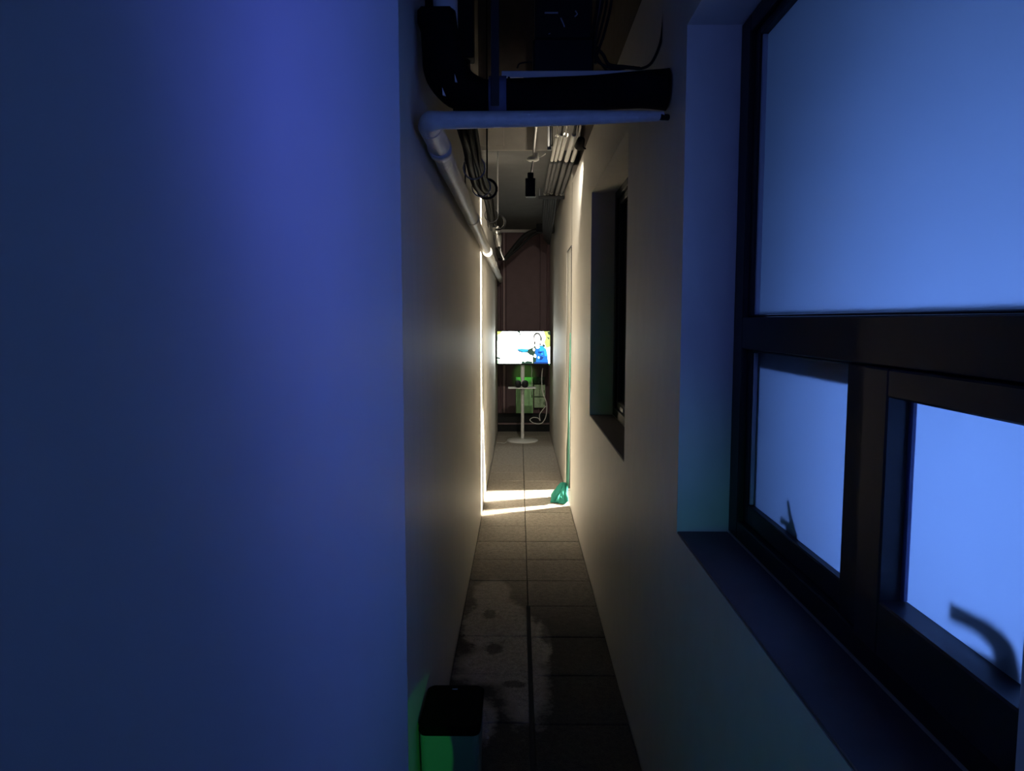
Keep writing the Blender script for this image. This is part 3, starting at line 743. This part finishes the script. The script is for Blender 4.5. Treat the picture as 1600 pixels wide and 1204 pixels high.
# ------------------------------------------------------------------ conduits along the upper right
ZC = 2.852
xs_ = [.415, .368, .318, .285, .255]
labs = ['white conduit nearest the right wall, overhead', 'white conduit second from the right wall', 'white conduit in the middle of the overhead row', 'white conduit second from the left of the overhead row', 'white conduit farthest from the right wall in the row']
for i, x in enumerate(xs_):
    o = thing('conduit', (x, 4.9, ZC), labs[i], 'conduit', 'conduits along the upper right')
    r = .0165 if i < 3 else .012
    y_s = 5.05 - .07 * (i % 2) if i else 5.35
    zz = ZC + (.012 if i in (2,) else 0)
    MB().tube([(x, y_s, zz + .0), (x, 7.3, zz)], r, n=12).build('tube', M['conduit'], o)
    MB().tube([(x, y_s - .45, zz + .10), (x, y_s - .25, zz + .05), (x, y_s - .001, zz)], r * .55, n=8, sub=3).build('lead', M['cable'] if i % 2 else M['conduit'], o)
    MB().tube([(x, 5.86, zz), (x, 7.215, zz)], r + .0022, n=12).build('shaded_length', mat('shaded_conduit_grey', (.13, .13, .135), .7, spec=.2, bump=.05), o)  # darker colour paints the shaded length of the white conduit
    MB().tube([(x, 5.78, zz), (x, 5.85, zz)], r + .003, n=12).build('coupler', M['blackp'], o)
br = thing('conduit_bracket', (.33, 7.25, 2.8), 'dark steel bracket under the far ends of the conduits', 'bracket')
MB().box(.19, .444, 7.22, 7.26, 2.795, 2.822, .003).build('channel', M['blackp'], br)
for x in (.20, .437):
    MB().tube([(x, 7.24, 2.823), (x, 7.24, 2.899)], .005, n=8).build('drop_rod', M['metal'], br)
# black bundle beyond the bracket, drooping across to the left
tk = thing('crossing_cables', (.33, 8, 2.7), 'thick black cables dropping from the conduits and crossing to the left wall', 'cables')
for i in range(6):
    o = .022 * (i - 2.5)
    MB().tube([(.31 + o, 7.28, 2.81), (.32 + o, 7.9, 2.76 - .01 * i), (.33 + o * .7, 8.7, 2.70 - .012 * i), (.36 + o * .5, 9.5, 2.66 - .012 * i)], .017, n=8, sub=4).build('cable', M['cable'], tk)
a, b = U(838, 364, Y=9.3), U(866, 350, Y=9.3)
MB().box(a.x, min(b.x, XR - .004), 9.25, 9.38, a.z, b.z, .008).build('trunking', M['blackp'], tk)
for off, r, sag in ((0, .026, 0), (4, .018, 10), (1.5, .014, 4)):
    MB().tube([U(862, 357 + off, Y=9.3), U(838, 360 + off, Y=9.3), U(822, 366 + off + sag * .6, Y=9.3), U(808, 380 + off + sag * .5, Y=9.3), U(797, 394 + off, Y=9.3), U(789, 404 + off * .5, Y=9.3)], r, n=10, sub=5).build('crossing_cable', M['cable'], tk)

# pendant detector and black box
yp = 5.2
cpt = U(832.5, 249, Y=yp)
pd = thing('ceiling_detector', (cpt.x, yp, cpt.z), 'round white detector hanging on a white rod under the soffit', 'detector')
MB().lathe((cpt.x, yp, cpt.z - .012), [(.030, 0), (.044, .008), (.044, .018), (.03, .03), (.016, .034)], 20).build('body', M['white'], pd)
q = MB(); c2 = U(838.5, 245, Y=yp)
q.lathe((c2.x, yp, c2.z - .02), [(.014, 0), (.018, .01), (.018, .045), (.012, .05)], 14).build('side_cap', M['white'], pd)
MB().tube([(cpt.x + .004, yp, cpt.z + .023), U(836, 215, Y=yp), U(838, 196, Y=yp), U(841, 120, Y=yp)], .0075, n=10).build('rod', M['white'], pd)
MB().tube([(c2.x + .019, yp, c2.z), U(848, 243, Y=yp), U(852, 240, Y=yp + .05)], .005, n=8, sub=2).build('arm', M['white'], pd)
b0 = U(829, 292, Y=yp)
hb = thing('hanging_box', (b0.x, yp, b0.z), 'black box hanging below the round white detector', 'box')
MB().box(b0.x - .038, b0.x + .038, yp - .03, yp + .03, U(829, 308, Y=yp).z, U(829, 279, Y=yp).z, .006).build('body', M['blackp'], hb)
MB().box(b0.x - .022, b0.x + .022, yp - .02, yp + .02, U(829, 278.5, Y=yp).z, U(829, 270, Y=yp).z, .004).build('cap', M['blackp'], hb)
MB().tube([(b0.x + .004, yp, U(829, 269.5, Y=yp).z), (cpt.x, yp, cpt.z - .0125)], .0065, n=8).build('stem', M['metal'], hb)
p1 = U(858.5, 235, Y=5.3)
ps = thing('ceiling_post', (p1.x, 5.3, p1.z), 'grey square post dropping from the ceiling left of the conduits', 'post')
MB().box(p1.x - .016, p1.x + .016, 5.28, 5.31, p1.z, 3.99, .003).build('shaft', M['metal'], ps)
p2 = U(862.5, 228, Y=5.25)
tag(MB().tube([p2, (p2.x + .003, 5.25, 3.99)], .005, n=8).build('drop_wire', M['cable']), 'black wire dropping beside the grey ceiling post', 'wire')

# spotlight on the right wall
sl_ = thing('wall_spotlight', (.43, 4.95, 2.86), 'black spotlight fixed to the upper right wall near the conduits', 'lamp')
cs = Vector((.408, 4.95, 2.79))
dr = (Vector((.10, 7.6, 1.55)) - cs).normalized()
MB().tube([cs - dr * .045, cs - dr * .03, cs + dr * .02, cs + dr * .04], [.012, .026, .032, .034], n=18).build('shade', M['blackp'], sl_)
MB().tube([(.4455, 4.95, 2.75), (.43, 4.95, 2.755), cs + Vector((0, -.01, 0))], .006, n=8, sub=2).build('arm', M['blackp'], sl_)
MB().tube([cs + dr * .0405, cs + dr * .045], .030, n=18).build('lens', M['conduit'], sl_)

# ------------------------------------------------------------------ bin and debris
BH = .405
bn = thing('waste_bin', (-.205, 2.17, 0), 'slim waste bin with black lid and green-lit front by the left wall', 'bin')
def rrect(x0, x1, y0, y1, r, n=5):
    P = []
    for cx, cy, a0 in ((x1 - r, y0 + r, -90), (x1 - r, y1 - r, 0), (x0 + r, y1 - r, 90), (x0 + r, y0 + r, 180)):
        for i in range(n + 1):
            a = math.radians(a0 + 90 * i / n); P.append((cx + r * math.cos(a), cy + r * math.sin(a)))
    return P
def rbox(x0, x1, y0, y1, levels, r, taper):
    q = MB(); V = []; n = 0
    for z, ins in levels:
        P = rrect(x0 + ins, x1 - ins, y0 + ins, y1 - ins, max(r - ins * .3, .004)); n = len(P)
        V += [(x, y, z) for x, y in P]
    ff = [tuple(range(n - 1, -1, -1)), tuple(range((len(levels) - 1) * n, len(levels) * n))]
    for k in range(len(levels) - 1):
        for i in range(n):
            a, b = k * n + i, k * n + (i + 1) % n; ff.append((a, b, b + n, a + n))
    q.add(V, ff, False); return q
bx0, bx1, by0, by1 = -.297, -.117, 2.045, 2.30
rbox(bx0, bx1, by0, by1, [(.004, .012), (.01, .010), (.36, .001), (.378, .001)], .02, 0).build('body', M['bin_g'], bn)
rbox(bx0, bx1, by0, by1, [(.3785, .0), (.386, -.003), (.398, -.003), (.404, .003), (.405, .006)], .022, 0).build('lid', M['bin_lid'], bn)
MB().box(-.218, -.200, by1 - .035, by1 - .030, .4055, .4075, .001).build('sensor_strip', M['bead'], bn)
# crumbs of grit
c = U(760, 1140, Z=0.01)
for (dx, dy, r, lab) in ((0, 0, .013, 'largest pale pebble on the floor at the right side of the bin'), (.006, -.045, .009, 'small pale pebble nearest the camera beside the bin'),
                         (-.004, .04, .007, 'tiny pale pebble behind the largest one beside the bin')):
    q = MB()
    q.lathe((c.x + dx, c.y + dy, .001), [(r * .6, 0), (r, r * .4), (r * .75, r * .9), (r * .3, r * 1.1)], 7, smooth=False)
    tag(q.build('pebble', M['grime']), lab, 'pebble', 'pebbles beside the bin')
